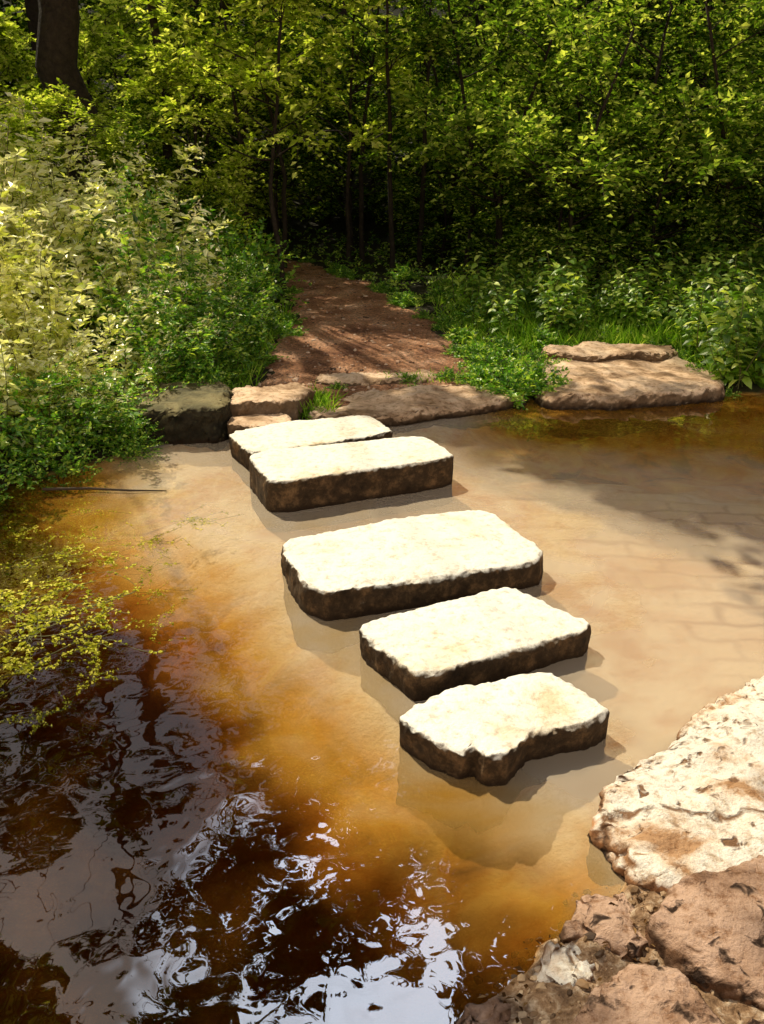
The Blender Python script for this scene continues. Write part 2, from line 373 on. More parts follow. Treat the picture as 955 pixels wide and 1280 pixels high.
# ------------------------------------------------------------------ stones
def chaikin(P, k, q=.2):
    P = np.array(P, float)
    for _ in range(k):
        Q = np.roll(P, -1, 0); P = np.stack([P*(1-q)+Q*q, P*q+Q*(1-q)], 1).reshape(-1, 2)
    return P
def resample(P, n):
    Q = np.concatenate([P, P[:1]]); d = np.r_[0, np.cumsum(np.linalg.norm(np.diff(Q, axis=0), axis=1))]
    s = np.linspace(0, d[-1], n, endpoint=False)
    return np.stack([np.interp(s, d, Q[:, 0]), np.interp(s, d, Q[:, 1])], 1)
def rock(name, poly, zt, zb, mat, label, category='stone', group=None, amp=.012, edge=.02, dome=.01, flare=.0, n=170, seed=0, tilt=(0, 0), chaik=3, q=.2, big=0.0, zref=None, flat=.8, hf=1.):
    poly = np.array(poly, float)
    if zref: poly = poly*(1.9-zt)/(1.9-zref)
    P = resample(chaikin(poly, chaik, q), n); c = P.mean(0)
    prof = [(s, 0.) for s in np.linspace(.04, .96, 26)]
    for a in np.linspace(0, 1, 7)[:-1]:
        an = a*math.pi/2; prof.append(('e', math.sin(an), 1-math.cos(an)))
    hgt = zt-zb
    for f in np.linspace(0, 1, 18): prof.append(('s', f))
    ctr = np.array([c[0], c[1], zt+dome])
    rings = []; rad = np.linalg.norm(P-c, axis=1); lev = [0.]
    inner = c+(P-c)*(1-edge/np.maximum(rad, .05))[:, None]
    for p in prof:
        if p[0] == 'e':
            xy = inner+(P-inner)*p[1]; z = zt-min(edge, hgt*.5)*p[2]; lv = 1.
        elif p[0] == 's':
            f = p[1]; xy = c+(P-c)*(1+flare*f); z = zt-edge-(hgt-edge)*f; lv = 1.
        else:
            xy = c+(inner-c)*p[0]; z = zt+dome*(1-p[0]**2); lv = max(0., (p[0]-.8)/.16)
        rings.append(np.concatenate([xy, np.full((n, 1), z)], 1)); lev += [min(1., lv)]*n
    V = np.concatenate([ctr[None]]+rings)
    V[:, 2] += ((V[:, 0]-c[0])*tilt[0]+(V[:, 1]-c[1])*tilt[1])*(V[:, 2] > zb+.02)
    out = []
    for v, lv in zip(V, lev):
        qv = Vector(v)+Vector((seed*7.3, seed*3.1, 0))
        d = noise.noise_vector(qv*3)*amp*.9+noise.noise_vector(qv*8)*amp*.5
        hi = noise.noise_vector(qv*24)*amp*.4*hf+noise.noise_vector(qv*55)*amp*.3*hf
        d += hi*lv
        if lv < 1: d.x *= .3+.7*lv; d.y *= .3+.7*lv
        if big:
            d += noise.noise_vector(qv*2.2)*big; d.z += noise.noise(qv*6)*big*.5+noise.noise(qv*14)*big*.25
        w = Vector(v)+d
        if v[2] >= zt-.001: w.z = v[2]+d.z*(flat if not big else 1)
        out.append(w[:])
    T = [(0, 1+j, 1+(j+1) % n) for j in range(n)]
    for i in range(len(prof)-1):
        a0 = 1+i*n; b0 = a0+n
        for j in range(n):
            k = (j+1) % n
            T += [(a0+j, b0+j, b0+k), (a0+j, b0+k, a0+k)]
    mb = MB(); mb.add(out, T, 0, True)
    return obj(name, mb.mesh(name, [mat]), label, category, group=group)
G = 'stepping stones crossing the stream'
kw = dict(group=G, chaik=2, edge=.024, n=240, flat=.5)
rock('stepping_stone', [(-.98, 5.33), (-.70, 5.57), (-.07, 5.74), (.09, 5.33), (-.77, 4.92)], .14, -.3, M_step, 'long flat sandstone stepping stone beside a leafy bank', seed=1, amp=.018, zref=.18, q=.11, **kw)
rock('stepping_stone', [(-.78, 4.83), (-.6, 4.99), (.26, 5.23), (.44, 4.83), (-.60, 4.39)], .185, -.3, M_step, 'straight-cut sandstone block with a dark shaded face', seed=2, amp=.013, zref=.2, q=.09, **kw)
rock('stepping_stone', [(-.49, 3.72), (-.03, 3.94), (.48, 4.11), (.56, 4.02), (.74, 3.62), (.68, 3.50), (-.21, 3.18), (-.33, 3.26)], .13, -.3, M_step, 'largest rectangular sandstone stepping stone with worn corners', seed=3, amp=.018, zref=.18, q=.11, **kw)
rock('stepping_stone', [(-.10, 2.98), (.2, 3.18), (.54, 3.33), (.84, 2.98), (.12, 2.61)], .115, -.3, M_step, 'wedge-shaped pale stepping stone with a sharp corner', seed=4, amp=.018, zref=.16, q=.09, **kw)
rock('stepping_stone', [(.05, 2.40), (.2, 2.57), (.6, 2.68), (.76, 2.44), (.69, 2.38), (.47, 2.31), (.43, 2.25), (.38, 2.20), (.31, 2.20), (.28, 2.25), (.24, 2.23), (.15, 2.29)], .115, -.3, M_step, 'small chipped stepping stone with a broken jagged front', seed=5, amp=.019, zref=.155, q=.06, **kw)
# bank stones
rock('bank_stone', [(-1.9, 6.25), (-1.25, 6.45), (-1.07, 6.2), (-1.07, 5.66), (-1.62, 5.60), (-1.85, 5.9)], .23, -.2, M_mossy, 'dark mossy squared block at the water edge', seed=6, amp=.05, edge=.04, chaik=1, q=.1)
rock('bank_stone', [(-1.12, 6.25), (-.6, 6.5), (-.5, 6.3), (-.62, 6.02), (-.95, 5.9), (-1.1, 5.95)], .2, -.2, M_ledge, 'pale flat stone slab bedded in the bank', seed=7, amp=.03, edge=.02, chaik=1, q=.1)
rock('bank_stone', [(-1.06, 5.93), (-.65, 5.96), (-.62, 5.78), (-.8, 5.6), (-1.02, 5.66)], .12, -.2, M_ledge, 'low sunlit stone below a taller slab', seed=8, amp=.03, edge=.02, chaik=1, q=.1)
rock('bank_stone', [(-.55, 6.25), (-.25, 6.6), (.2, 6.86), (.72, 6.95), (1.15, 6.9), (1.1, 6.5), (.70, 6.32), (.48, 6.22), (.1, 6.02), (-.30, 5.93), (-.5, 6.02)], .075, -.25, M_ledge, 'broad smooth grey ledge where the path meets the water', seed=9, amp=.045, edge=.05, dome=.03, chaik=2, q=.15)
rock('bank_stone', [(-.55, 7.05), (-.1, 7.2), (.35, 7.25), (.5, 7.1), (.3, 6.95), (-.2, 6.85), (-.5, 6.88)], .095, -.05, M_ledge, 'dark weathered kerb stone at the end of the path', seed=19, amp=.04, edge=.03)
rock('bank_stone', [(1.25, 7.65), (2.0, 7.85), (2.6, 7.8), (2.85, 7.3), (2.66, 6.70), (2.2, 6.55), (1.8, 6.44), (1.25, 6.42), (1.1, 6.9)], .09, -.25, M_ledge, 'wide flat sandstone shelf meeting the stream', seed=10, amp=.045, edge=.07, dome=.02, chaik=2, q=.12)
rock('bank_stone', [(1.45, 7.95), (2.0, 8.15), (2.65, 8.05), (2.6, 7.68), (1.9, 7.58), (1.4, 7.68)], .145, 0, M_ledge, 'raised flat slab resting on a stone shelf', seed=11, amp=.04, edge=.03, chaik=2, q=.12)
# near bank rocks
kn = dict(category='rock', hf=1.)
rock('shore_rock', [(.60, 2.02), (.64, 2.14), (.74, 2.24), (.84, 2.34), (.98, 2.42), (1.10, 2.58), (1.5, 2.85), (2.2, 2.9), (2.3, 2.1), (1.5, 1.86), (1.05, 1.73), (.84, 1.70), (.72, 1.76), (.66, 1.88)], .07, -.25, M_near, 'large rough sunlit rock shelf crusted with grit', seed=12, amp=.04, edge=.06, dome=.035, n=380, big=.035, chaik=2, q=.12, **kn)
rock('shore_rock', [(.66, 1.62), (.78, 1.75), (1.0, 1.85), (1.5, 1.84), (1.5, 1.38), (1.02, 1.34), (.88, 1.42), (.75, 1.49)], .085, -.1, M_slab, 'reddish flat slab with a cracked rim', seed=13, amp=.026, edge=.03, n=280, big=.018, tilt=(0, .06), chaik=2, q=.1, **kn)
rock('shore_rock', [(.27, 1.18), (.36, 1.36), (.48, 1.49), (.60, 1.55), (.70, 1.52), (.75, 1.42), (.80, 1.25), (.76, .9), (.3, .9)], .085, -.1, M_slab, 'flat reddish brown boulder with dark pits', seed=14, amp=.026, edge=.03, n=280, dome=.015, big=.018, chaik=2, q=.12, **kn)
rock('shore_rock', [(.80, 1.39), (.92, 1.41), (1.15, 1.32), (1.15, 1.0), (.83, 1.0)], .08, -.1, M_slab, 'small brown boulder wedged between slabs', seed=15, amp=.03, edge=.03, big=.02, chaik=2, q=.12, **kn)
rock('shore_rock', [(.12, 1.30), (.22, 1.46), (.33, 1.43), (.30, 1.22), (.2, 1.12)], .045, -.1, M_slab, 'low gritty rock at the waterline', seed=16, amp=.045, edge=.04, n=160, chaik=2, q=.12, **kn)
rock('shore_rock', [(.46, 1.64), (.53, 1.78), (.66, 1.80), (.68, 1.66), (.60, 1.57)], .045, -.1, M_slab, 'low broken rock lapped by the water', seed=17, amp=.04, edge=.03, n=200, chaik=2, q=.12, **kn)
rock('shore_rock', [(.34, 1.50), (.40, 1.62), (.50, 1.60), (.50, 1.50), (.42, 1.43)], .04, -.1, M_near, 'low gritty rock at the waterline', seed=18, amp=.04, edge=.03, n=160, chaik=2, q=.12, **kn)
# gravel
def pebbles(mb, pts, smin, smax, rs):
    ph = (1+5**.5)/2
    iv = nrm(np.array([(-1, ph, 0), (1, ph, 0), (-1, -ph, 0), (1, -ph, 0), (0, -1, ph), (0, 1, ph), (0, -1, -ph), (0, 1, -ph), (ph, 0, -1), (ph, 0, 1), (-ph, 0, -1), (-ph, 0, 1)], float))
    it = np.array([(0, 11, 5), (0, 5, 1), (0, 1, 7), (0, 7, 10), (0, 10, 11), (1, 5, 9), (5, 11, 4), (11, 10, 2), (10, 7, 6), (7, 1, 8), (3, 9, 4), (3, 4, 2), (3, 2, 6), (3, 6, 8), (3, 8, 9), (4, 9, 5), (2, 4, 11), (6, 2, 10), (8, 6, 7), (9, 8, 1)])
    for p in pts:
        s = smin+(smax-smin)*rs.rand()**4
        v = iv*s*rs.uniform(.5, 1.3, 3)*np.array([1, 1, .6])*(1+rs.uniform(-.25, .25, (12, 1)))
        a = rs.uniform(0, 6.3); ca, sa = math.cos(a), math.sin(a)
        v = v@np.array([[ca, sa, 0], [-sa, ca, 0], [0, 0, 1]])
        mb.add(v+p, it, 0, False)
rs = np.random.RandomState(3); pts = []
def zn(x, y): return zg(x, y)+rough_near(x, y)
while len(pts) < 4500:
    x, y = rs.uniform(.05, 1.6), rs.uniform(.9, 2.6)
    s = ip(x, NEAR)-y
    if s < -.10+rs.normal(0, .05): continue
    if y > 1.95 and s > .12: continue
    pts.append((x, y, zn(x, y)+.001))
mb = MB(); pebbles(mb, pts, .0015, .016, rs)
mg, nt = newmat('gravel'); g = N(nt, 'ShaderNodeNewGeometry')
c = ramp(nt, [(0, (.05, .025, .011)), (.6, (.28, .16, .07)), (1, (.70, .50, .30))], g.outputs['Random Per Island']); principled(nt, c, .6)
obj('gravel', mb.mesh('gravel', [mg]), kind='stuff', label='loose brown gravel and grit on the bank', category='gravel')
P = []
while len(P) < 120:
    x, y = rs.uniform(.1, 1.2), rs.uniform(1.1, 1.95)
    s = ip(x, NEAR)-y
    if s < -.03 or rs.rand() > math.exp(-s*6): continue
    P.append((x, y, max(zn(x, y), 0)+.006))
mb = MB(); P = np.array(P); k = len(P)
leaves(mb, P, rdir(k, rs, -.1, .3), np.array([0, 0, 1.])+rs.normal(0, .5, (k, 3)), rs.uniform(.010, .026, k), rs.uniform(.006, .013, k), 0)
obj('leaf_litter', mb.mesh('leaf_litter', [M_litter]), kind='stuff', label='dark dry leaf debris along the waterline', category='leaf litter')
pts = []
for _ in range(1800):
    y = 6.6+rs.rand()**1.5*8; x = pathc(y)+rs.uniform(-1, 1)*pathw(y); pts.append((x, y, zg(x, y)+.016))
mb = MB(); pebbles(mb, pts, .005, .03, rs)
mg2, nt = newmat('path_grit'); g = N(nt, 'ShaderNodeNewGeometry')
c = ramp(nt, [(0, (.08, .04, .02)), (.6, (.34, .18, .10)), (1, (.7, .5, .35))], g.outputs['Random Per Island']); principled(nt, c, .8)
obj('path_gravel', mb.mesh('path_gravel', [mg2]), kind='stuff', label='reddish grit scattered over the footpath', category='gravel')

# ------------------------------------------------------------------ plants
def copy_thing(o):
    c = o.copy(); COL.objects.link(c)
    for ch in o.children:
        k = ch.copy(); k.parent = c; COL.objects.link(k)
    return c

def herb_mesh(seed, h, lm, ls=.10):
    rs = np.random.RandomState(seed); mb = MB()
    for s in range(5):
        a = rs.uniform(0, 6.3); lean = rs.uniform(.08, .5)*h; hh = h*rs.uniform(.6, 1)
        p = curve((rs.normal(0, .05), rs.normal(0, .05), 0), (math.cos(a)*lean, math.sin(a)*lean, hh), 8, .05, rs)
        tube(mb, p, np.linspace(.006, .002, 8), 4, 1)
        k = 30; t = np.sort(rs.uniform(.12, 1, k)); ii = t*7
        P = np.stack([np.interp(ii, range(8), p[:, d]) for d in range(3)], 1)
        D = rdir(k, rs, -.35, .45); leaves(mb, P, D, np.array([0, 0, 1.])+rs.normal(0, .5, (k, 3)), ls*rs.uniform(.6, 1.4, k), ls*.5, 0)
        q = 7; t2 = rs.uniform(.3, 1, q)*7
        O = np.stack([np.interp(t2, range(8), p[:, d]) for d in range(3)], 1)
        sprays(mb, O, rdir(q, rs, .1, .8), rs.uniform(.12, .3, q)*h*.6, 8, ls*.85, ls*.42, 0, 1, rs, .2, .002)
        k = 14; O = p[-1]+rs.normal(0, .02, (k, 3))*[1, 1, 3.5]
        leaves(mb, O, rdir(k, rs, -.2, 1), rs.normal(0, 1, (k, 3)), .035, .014, 2)
    return mb.mesh('tall_weed', [lm, M_stem, M_seed])
def nettle_mesh(seed, h, lm):
    rs = np.random.RandomState(seed); mb = MB()
    for s in range(5):
        a = rs.uniform(0, 6.3); lean = rs.uniform(.05, .4)*h; hh = h*rs.uniform(.5, 1)
        p = curve((rs.normal(0, .08), rs.normal(0, .08), 0), (math.cos(a)*lean, math.sin(a)*lean, hh), 8, .04, rs)
        tube(mb, p, np.linspace(.005, .002, 8), 4, 1)
        k = 9; t = np.linspace(.15, 1, k)*7; P = np.stack([np.interp(t, range(8), p[:, d]) for d in range(3)], 1)
        for q in range(k):
            th = q*math.pi/2+a
            for sg in (0, math.pi):
                d = np.array([[math.cos(th+sg), math.sin(th+sg), rs.uniform(-.45, .25)]])
                L = .15*(1-.45*q/k)*rs.uniform(.75, 1.25)
                leaves(mb, P[q:q+1]+d*.02, d, np.array([[0, 0, 1.]])+rs.normal(0, .25, (1, 3)), L, L*.62, 0, True)
    return mb.mesh('nettle', [lm, M_stem])
def shrub_mesh(seed, r, h, n, lm, L, W, m=10):
    rs = np.random.RandomState(seed); mb = MB()
    D = rdir(n, rs, .0, 1.); tip = D*np.array([r, r, h])*rs.uniform(.35, 1, (n, 1))
    tip[:, 2] += .08*h
    for i in range(14):
        tube(mb, curve((rs.normal(0, .05), rs.normal(0, .05), 0), tip[i], 6, .07, rs), np.linspace(.008*h+.003, .002, 6), 4, 1)
    D2 = nrm(D+rs.normal(0, .35, (n, 3)))
    sprays(mb, tip-D2*.12, D2, rs.uniform(.15, .38, n)*max(r, h)**.5, m, L, W, 0, 1, rs, .25, .003)
    return mb.mesh('shrub', [lm, M_twig])
def cluster(mb, c, r, ns, m, L, W, rs, flat=.75):
    D = rdir(ns, rs, -.5, 1.); O = np.array(c)+D*r*.25*rs.rand(ns, 1)
    D[:, 2] *= flat
    sprays(mb, O, D, r*rs.uniform(.55, 1.1, ns), m, L, W, 0, 1, rs, .3, .006)
def tree_thing(name, seed, base, trunk_pts, trunk_r, clusters, lm, L, W, label, ns=36, m=14, group=None, lk=(.006, .009)):
    rs = np.random.RandomState(seed)
    e = obj(name, None, label, 'tree', group=group); e.location = base; e.empty_display_size = .3
    mt = MB(); tp = np.array(trunk_pts, float)
    k = 14; ti = np.linspace(0, len(tp)-1, k)
    pp = np.stack([np.interp(ti, range(len(tp)), tp[:, d]) for d in range(3)], 1)
    pp[1:-1, :2] += rs.normal(0, trunk_r*.25, (k-2, 2))
    rad = np.linspace(1, .35, k)*trunk_r; rad[0] *= 1.35
    tube(mt, pp, rad, 12, 0, .25, seed)
    mc = MB()
    for (cx, cy, cz, cr) in clusters:
        j = np.argmin(np.linalg.norm(pp-np.array([cx, cy, cz-.45*np.hypot(cx-pp[:, 0].mean(), cy-pp[:, 1].mean())]), axis=1)); j = max(j, 3)
        d = np.linalg.norm(pp[j]-np.array([cx, cy, cz]))
        tube(mt, curve(pp[j], (cx, cy, cz), 7, .06, rs), np.linspace(min(rad[j]*.6, lk[0]+lk[1]*d), .004, 7), 4, 0, .1, seed)
        cluster(mc, (cx, cy, cz), cr, ns, m, L, W, rs)
    obj('trunk', mt.mesh('trunk', [M_bark]), parent=e)
    obj('crown', mc.mesh('crown', [lm, M_twig]), parent=e)
    return e

def rx(): return float(R.uniform(0, 6.28))
LB = [(4.9, -2.3), (5.2, -1.95), (5.6, -1.65), (6.0, -1.95), (6.3, -1.55), (6.6, -1.3), (7, -1.18), (9.5, -1.3)]
hm = [herb_mesh(s, 1.5, lm) for s, lm in ((1, M_leaf_sunlit), (2, M_leaf_sunlit), (3, M_leaf_fresh))]
for i in range(120):
    y = R.uniform(4.9, 9.3); b = ip(y, LB)
    x = b-R.rand()**1.3*(2.9+.25*(y-5)); d = b-x
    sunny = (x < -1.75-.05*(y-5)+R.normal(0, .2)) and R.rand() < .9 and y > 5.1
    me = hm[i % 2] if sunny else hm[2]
    hgt = (.45+1.15*min(1, d/1.1))*R.uniform(.7, 1.15)
    o = obj('tall_weed', me, 'pale sunlit tall weed with narrow leaves and seed heads' if sunny else 'fresh green tall weed growing on the bank', 'plant', group='tall weeds on the stream bank')
    s = hgt/1.5; o.location = (x, y, zg(x, y)-.03)
    o.rotation_euler = (R.normal(0, .12), R.normal(0, .12), rx()); o.scale = (max(s, .6)*1.05, max(s, .6)*1.05, s)
sm_ = [shrub_mesh(11, .6, .8, 150, M_leaf_sunlit, .07, .04), shrub_mesh(12, .6, .8, 160, M_leaf_fresh, .07, .042)]
for i, (x, y, s, k) in enumerate([(-2.45, 5.05, .8, 1), (-2.1, 5.3, .7, 1), (-1.85, 5.55, .6, 1), (-2.6, 5.6, 1.2, 0), (-2.2, 6.1, 1.1, 0), (-1.75, 6.6, .8, 1), (-1.5, 7.0, .75, 1), (-1.4, 7.6, .8, 1), (-1.45, 8.3, .9, 1), (-2.0, 7.4, 1.2, 1),
                                  (-3.0, 6.3, 1.4, 0), (-2.6, 7.2, 1.5, 0), (-3.3, 7.6, 1.7, 0), (-2.3, 8.4, 1.4, 1), (-3.1, 5.2, 1.1, 0), (-3.7, 6.0, 1.5, 0), (-4.2, 7, 1.7, 0), (-3.9, 5, 1.2, 1), (-1.6, 9.2, 1.0, 1), (-2.5, 9.4, 1.5, 1),
                                  (-1.75, 5.85, .5, 1), (-2.3, 4.75, .55, 1), (-1.95, 5.0, .45, 1), (-2.6, 4.6, .6, 1), (-1.6, 5.45, .35, 1), (-1.55, 10.2, 1.1, 1), (-1.85, 11.6, 1.2, 1), (-2.4, 12.6, 1.2, 1), (-1.6, 6.2, .5, 1), (-1.35, 6.5, .45, 1), (-1.7, 5.5, .35, 1)]):
    o = obj('shrub', sm_[k], 'bushy sunlit shrub leaning over the water' if k == 0 else 'low green leafy shrub beside the footpath', 'shrub', group='shrubs on the stream bank')
    o.location = (x, y, zg(x, y)-.05); o.rotation_euler = (0, 0, rx()); o.scale = (s, s, s)
nm = [nettle_mesh(21+s, .75, M_leaf_nettle) for s in range(3)]
cnt = 0
while cnt < 150:
    x = R.uniform(.9, 5.2); y = R.uniform(7.7, 10.9)
    if x < pathc(y)+pathw(y)+.25: continue
    if x < 2.8 and y < 8.25: continue
    if x < 3.0 and y < 9.0 and R.rand() < .5: continue
    s = R.uniform(.6, 1.2)*(.62+.2*min(1.5, (y-7.5)))
    o = obj('nettle', nm[cnt % 3], 'green nettle with paired toothed leaves on the bank', 'plant', group='nettles along the far bank')
    o.location = (x, y, zg(x, y)-.02); o.rotation_euler = (R.normal(0, .15), R.normal(0, .15), rx()); o.scale = (s, s, s*.9); cnt += 1
for i in range(30):
    x = R.uniform(2.8, 4.2); y = R.uniform(6.95, 8.2)
    o = obj('nettle', nm[i % 3], 'green nettle with paired toothed leaves on the bank', 'plant', group='nettles along the far bank')
    s = R.uniform(.7, 1.1); o.location = (x, y, zg(x, y)-.02); o.rotation_euler = (R.normal(0, .15), R.normal(0, .15), rx()); o.scale = (s, s, s)
cl = shrub_mesh(31, .3, .26, 130, M_leaf_fresh, .05, .035)
cw = [(1.0, 6.7, 1.1), (.8, 6.95, .8), (1.2, 6.85, 1.1), (.95, 7.2, 1.0), (.55, 7.1, .5), (-.5, 6.15, .35), (1.3, 7.5, .8), (.2, 7.0, .45), (1.5, 8.25, .8), (-.42, 6.35, .35), (1.1, 8.0, .8), (1.10, 6.45, .7), (.95, 9.3, .8), (.7, 10.5, .8), (-1.05, 7.6, .6), (-1.1, 8.8, .7), (.3, 12.0, .9), (.8, 7.5, .6), (.88, 7.9, .6), (.8, 8.5, .6), (1.35, 6.6, .5), (.9, 6.5, .6),
      (1.55, 7.55, .4), (2.15, 7.72, .35), (2.65, 7.35, .45), (-.35, 6.78, .35), (.25, 6.78, .3), (2.75, 6.85, .4), (1.7, 8.1, .45), (2.5, 8.1, .5), (2.7, 7.8, .5), (-1.15, 6.6, .45)]
for i in range(34):
    y = R.uniform(7.6, 14.5); sd = 1 if R.rand() < .6 else -1
    cw.append((pathc(y)+sd*pathw(y)*R.uniform(.85, 1.1), y, R.uniform(.3, .75)))
for i, (x, y, s) in enumerate(cw):
    o = obj('creeping_weed', cl, 'low bright green creeping weed clump', 'plant', group='creeping weed clumps')
    o.location = (x, y, zg(x, y)-.02); o.rotation_euler = (0, 0, rx()); o.scale = (s, s, s)

# --- hedge trees (copied variants)
def hedge_variant(seed, zlo, zhi, rad, nc, lm, L, ns=22, m=11, cr=(.3, .62)):
    rs = np.random.RandomState(seed); cs = []
    for i in range(nc):
        f = rs.rand(); z = zlo+(zhi-zlo)*f; w = rad*(math.sin(math.pi*min(1, .22+f*.78))**.5)
        a = rs.uniform(0, 6.3); q = w*rs.rand()**.4
        cs.append((q*math.cos(a), q*math.sin(a), z, rs.uniform(*cr)))
    tp = [(0, 0, -.15), (rs.normal(0, .1), rs.normal(0, .1), zhi*.35), (rs.normal(0, .2), rs.normal(0, .2), zhi*.9)]
    return tree_thing('hedge_tree', seed, (0, 0, 0), tp, .02+.006*zhi, cs, lm, L, L*.6, 'leafy hedge tree', ns, m)
G2 = 'trees and bushes of the wood'
place = {0: [], 1: [], 2: [], 3: [], 4: [], 5: [], 6: []}
def put(k, x, y, h): place[k].append((x, y, h))
for x, y, h in [(2.1, 11.1, 2.0), (3.3, 11.0, 2.3), (4.4, 10.4, 2.5), (5.7, 10.4, 2.7), (1.5, 12.2, 2.0), (7.0, 9.6, 2.8), (4.9, 8.9, 2.), (6.1, 8.5, 2.4), (.9, 13.9, 2.0),
                (1.5, 14.6, 2.8), (-3.2, 13.6, 2.2), (-2.9, 11.7, 2.0)]: put(0, x, y, h)
for x, y, h in [(2.7, 13.0, 3.2), (4.1, 12.8, 3.4), (5.5, 12.5, 3.4), (7.0, 12.3, 3.3), (2.3, 15.4, 3.8), (4.0, 15.2, 3.9), (5.8, 15.2, 4.0), (7.8, 15, 3.9), (.8, 17.6, 3.8), (2.6, 18, 4.2), (4.8, 18, 4.3), (7, 18, 4.3), (-1.0, 17.8, 3.7), (9.6, 14, 3.8)]: put(1, x, y, h)
for x, y, h in [(-.5, 15.2, 3.4), (.6, 15.8, 3.6), (-1.7, 15.2, 3.3), (-2.9, 15.4, 3.6), (-.2, 20.5, 4.6), (1.8, 20.8, 4.8), (-2.5, 19.6, 4.5), (-4.4, 19.6, 4.7), (-6.5, 19.5, 4.7), (4.2, 21, 4.9), (6.6, 21, 5), (-8.4, 17, 4.6)]: put(2, x, y, h)
for x, y, h in [(-2.5, 12.1, 2.9), (-3.7, 10.9, 2.2), (-5.1, 11.0, 2.6), (-4.4, 14.2, 3.3), (-2.6, 16.6, 3.7), (-6.4, 12.2, 3.4), (-5.4, 9.6, 2.5), (-4.3, 9.4, 2.1), (-5.8, 14.4, 3.6), (-7.8, 11, 3.4), (-6.6, 8.3, 2.6), (-4.6, 16.6, 3.9)]: put(3, x, y, h)
for x, y, h in [(-1.9, 12.2, 3.9), (-.5, 13.4, 4.0), (-2.4, 13.9, 4.1), (-5.6, 12.8, 4.1), (-1.2, 11.3, 3.7)]: put(4, x, y, h)
for x, y, h in [(1.6, 11.9, 3.7), (3.2, 11.8, 3.8), (4.9, 11.5, 3.8), (1.0, 14.4, 4.2), (6.3, 11.2, 3.8), (2.6, 14.1, 4.3), (2.3, 10.9, 3.5), (3.9, 10.9, 3.6)]: put(5, x, y, h)
for x, y, h in [(-1.45, 13.3, 4.4), (.15, 12.8, 4.3), (.55, 13.5, 4.5), (-.3, 14.2, 4.6), (1.15, 12.7, 4.2), (-2.0, 14.3, 4.6)]: put(6, x, y, h)
vs = [hedge_variant(41, .15, 2.9, 1.05, 32, M_leaf_hedge, .105), hedge_variant(42, .3, 4.0, 1.4, 46, M_leaf_hedge, .12),
      hedge_variant(43, 1.7, 4.6, 1.5, 40, M_leaf_hedge, .12), hedge_variant(44, .3, 3.4, 1.2, 40, M_leaf_yellow, .11),
      hedge_variant(45, 2.0, 4.0, 1.5, 16, M_leaf_yellow, .14, 15, 10, (.4, .75)), hedge_variant(46, 1.6, 4.0, 1.5, 18, M_leaf_lime, .14, 15, 10, (.4, .8)),
      hedge_variant(47, 3.3, 4.6, .8, 9, M_leaf_hedge, .12, 16, 9, (.35, .6))]
hts = [3.2, 4.4, 5.0, 3.8, 4.4, 4.4, 5.0]
labs = ['dense green hedge bush of small leaves', 'tall leafy hawthorn at the wood edge', 'broad woodland tree in the shade', 'sunlit yellow green bush among the trees', 'slender tree with broad lime green sunlit leaves', 'slender tree with broad fresh green leaves', 'thin bare dark trunk with small leafy top']
for k, v in enumerate(vs):
    v['group'] = G2; v['label'] = labs[k]
    for i, (x, y, h) in enumerate(place[k]):
        o = v if i == 0 else copy_thing(v)
        s = h/hts[k]; o.location = (x, y, zg(x, y)-.05); o.rotation_euler = (0, 0, rx()); ss = max(s, .75)*R.uniform(.95, 1.1); o.scale = (ss, ss, s)

# --- big trees whose crowns overhang the stream
LIT = [(-.45, 5.35, .65, 0), (-.15, 4.85, .7, 0), (.13, 3.65, .75, 0), (.4, 3.0, .6, 0), (.4, 2.45, .5, 0), (1.2, 3.3, .6, 0), (1.5, 4.0, .45, 0), (1.1, 2.4, .5, 0), (.9, 1.7, .35, 0), (-.65, 3.6, .45, 0), (-1.3, 3.3, .35, 0), (-1., 4.5, .3, 0), (-.2, 2.9, .35, 0), (-.2, 2.25, .08, 0),
       (-2.2, 5.2, .8, 1), (-2.2, 6.8, .7, 1.2), (-3.2, 5.8, .4, 1.5), (-1.4, 6.6, .5, .5), (1.1, 6.8, .5, .1), (2.2, 8., 1.1, .2), (3.3, 8.6, .9, .5), (-.1, 8, .9, 0), (-.3, 10, .8, 0),
       (2.5, 11, 1.0, 2), (4.6, 10.6, 1.0, 2), (3.3, 12.8, 1.2, 3), (-3.5, 11.5, 1.3, 2.5), (-2.3, 12., 1.0, 2.5), (0, 14, 1.3, 3), (-5.2, 10.5, .8, 2.5)]
def okc(x, y, z, r, slack=.9):
    for a, b, c, z0 in LIT:
        if math.hypot(x-KS*(z-z0)*SH[0]-a, y-KS*(z-z0)*SH[1]-b) < c+r*slack: return False
    return True
rs = np.random.RandomState(5)
tA = [(-1.25, 1.95, .4), (-.85, 1.65, .4), (-.4, 1.45, .35), (-1.0, 2.2, .3), (-.55, 2.0, .24), (.05, 1.5, .22), (-.7, 2.4, .14), (-1.7, 2.2, .3), (-1.9, 1.7, .4)]
base = np.array([-4.6, 6.6]); cs = []
for (x, y, r) in tA:
    z = rs.uniform(4.4, 5.4); cs.append((x+KS*z*SH[0]-base[0], y+KS*z*SH[1]-base[1], z, r))
for i in range(40):
    a = rs.uniform(0, 6.3); q = (math.cos(a)*1.2-.6, math.sin(a)*1.2-.6, rs.uniform(4.5, 7.), .6)
    if okc(q[0]+base[0], q[1]+base[1], q[2], .6): cs.append(q)
tree_thing('bank_tree', 51, (base[0], base[1], .3), [(0, 0, -.3), (.1, 0, 2.5), (.3, -.1, 4.6), (.2, 0, 6.5)], .2, cs, M_leaf_hedge, .11, .065, 'overhanging tree on the leafy bank reaching above the pool', 30, 12)
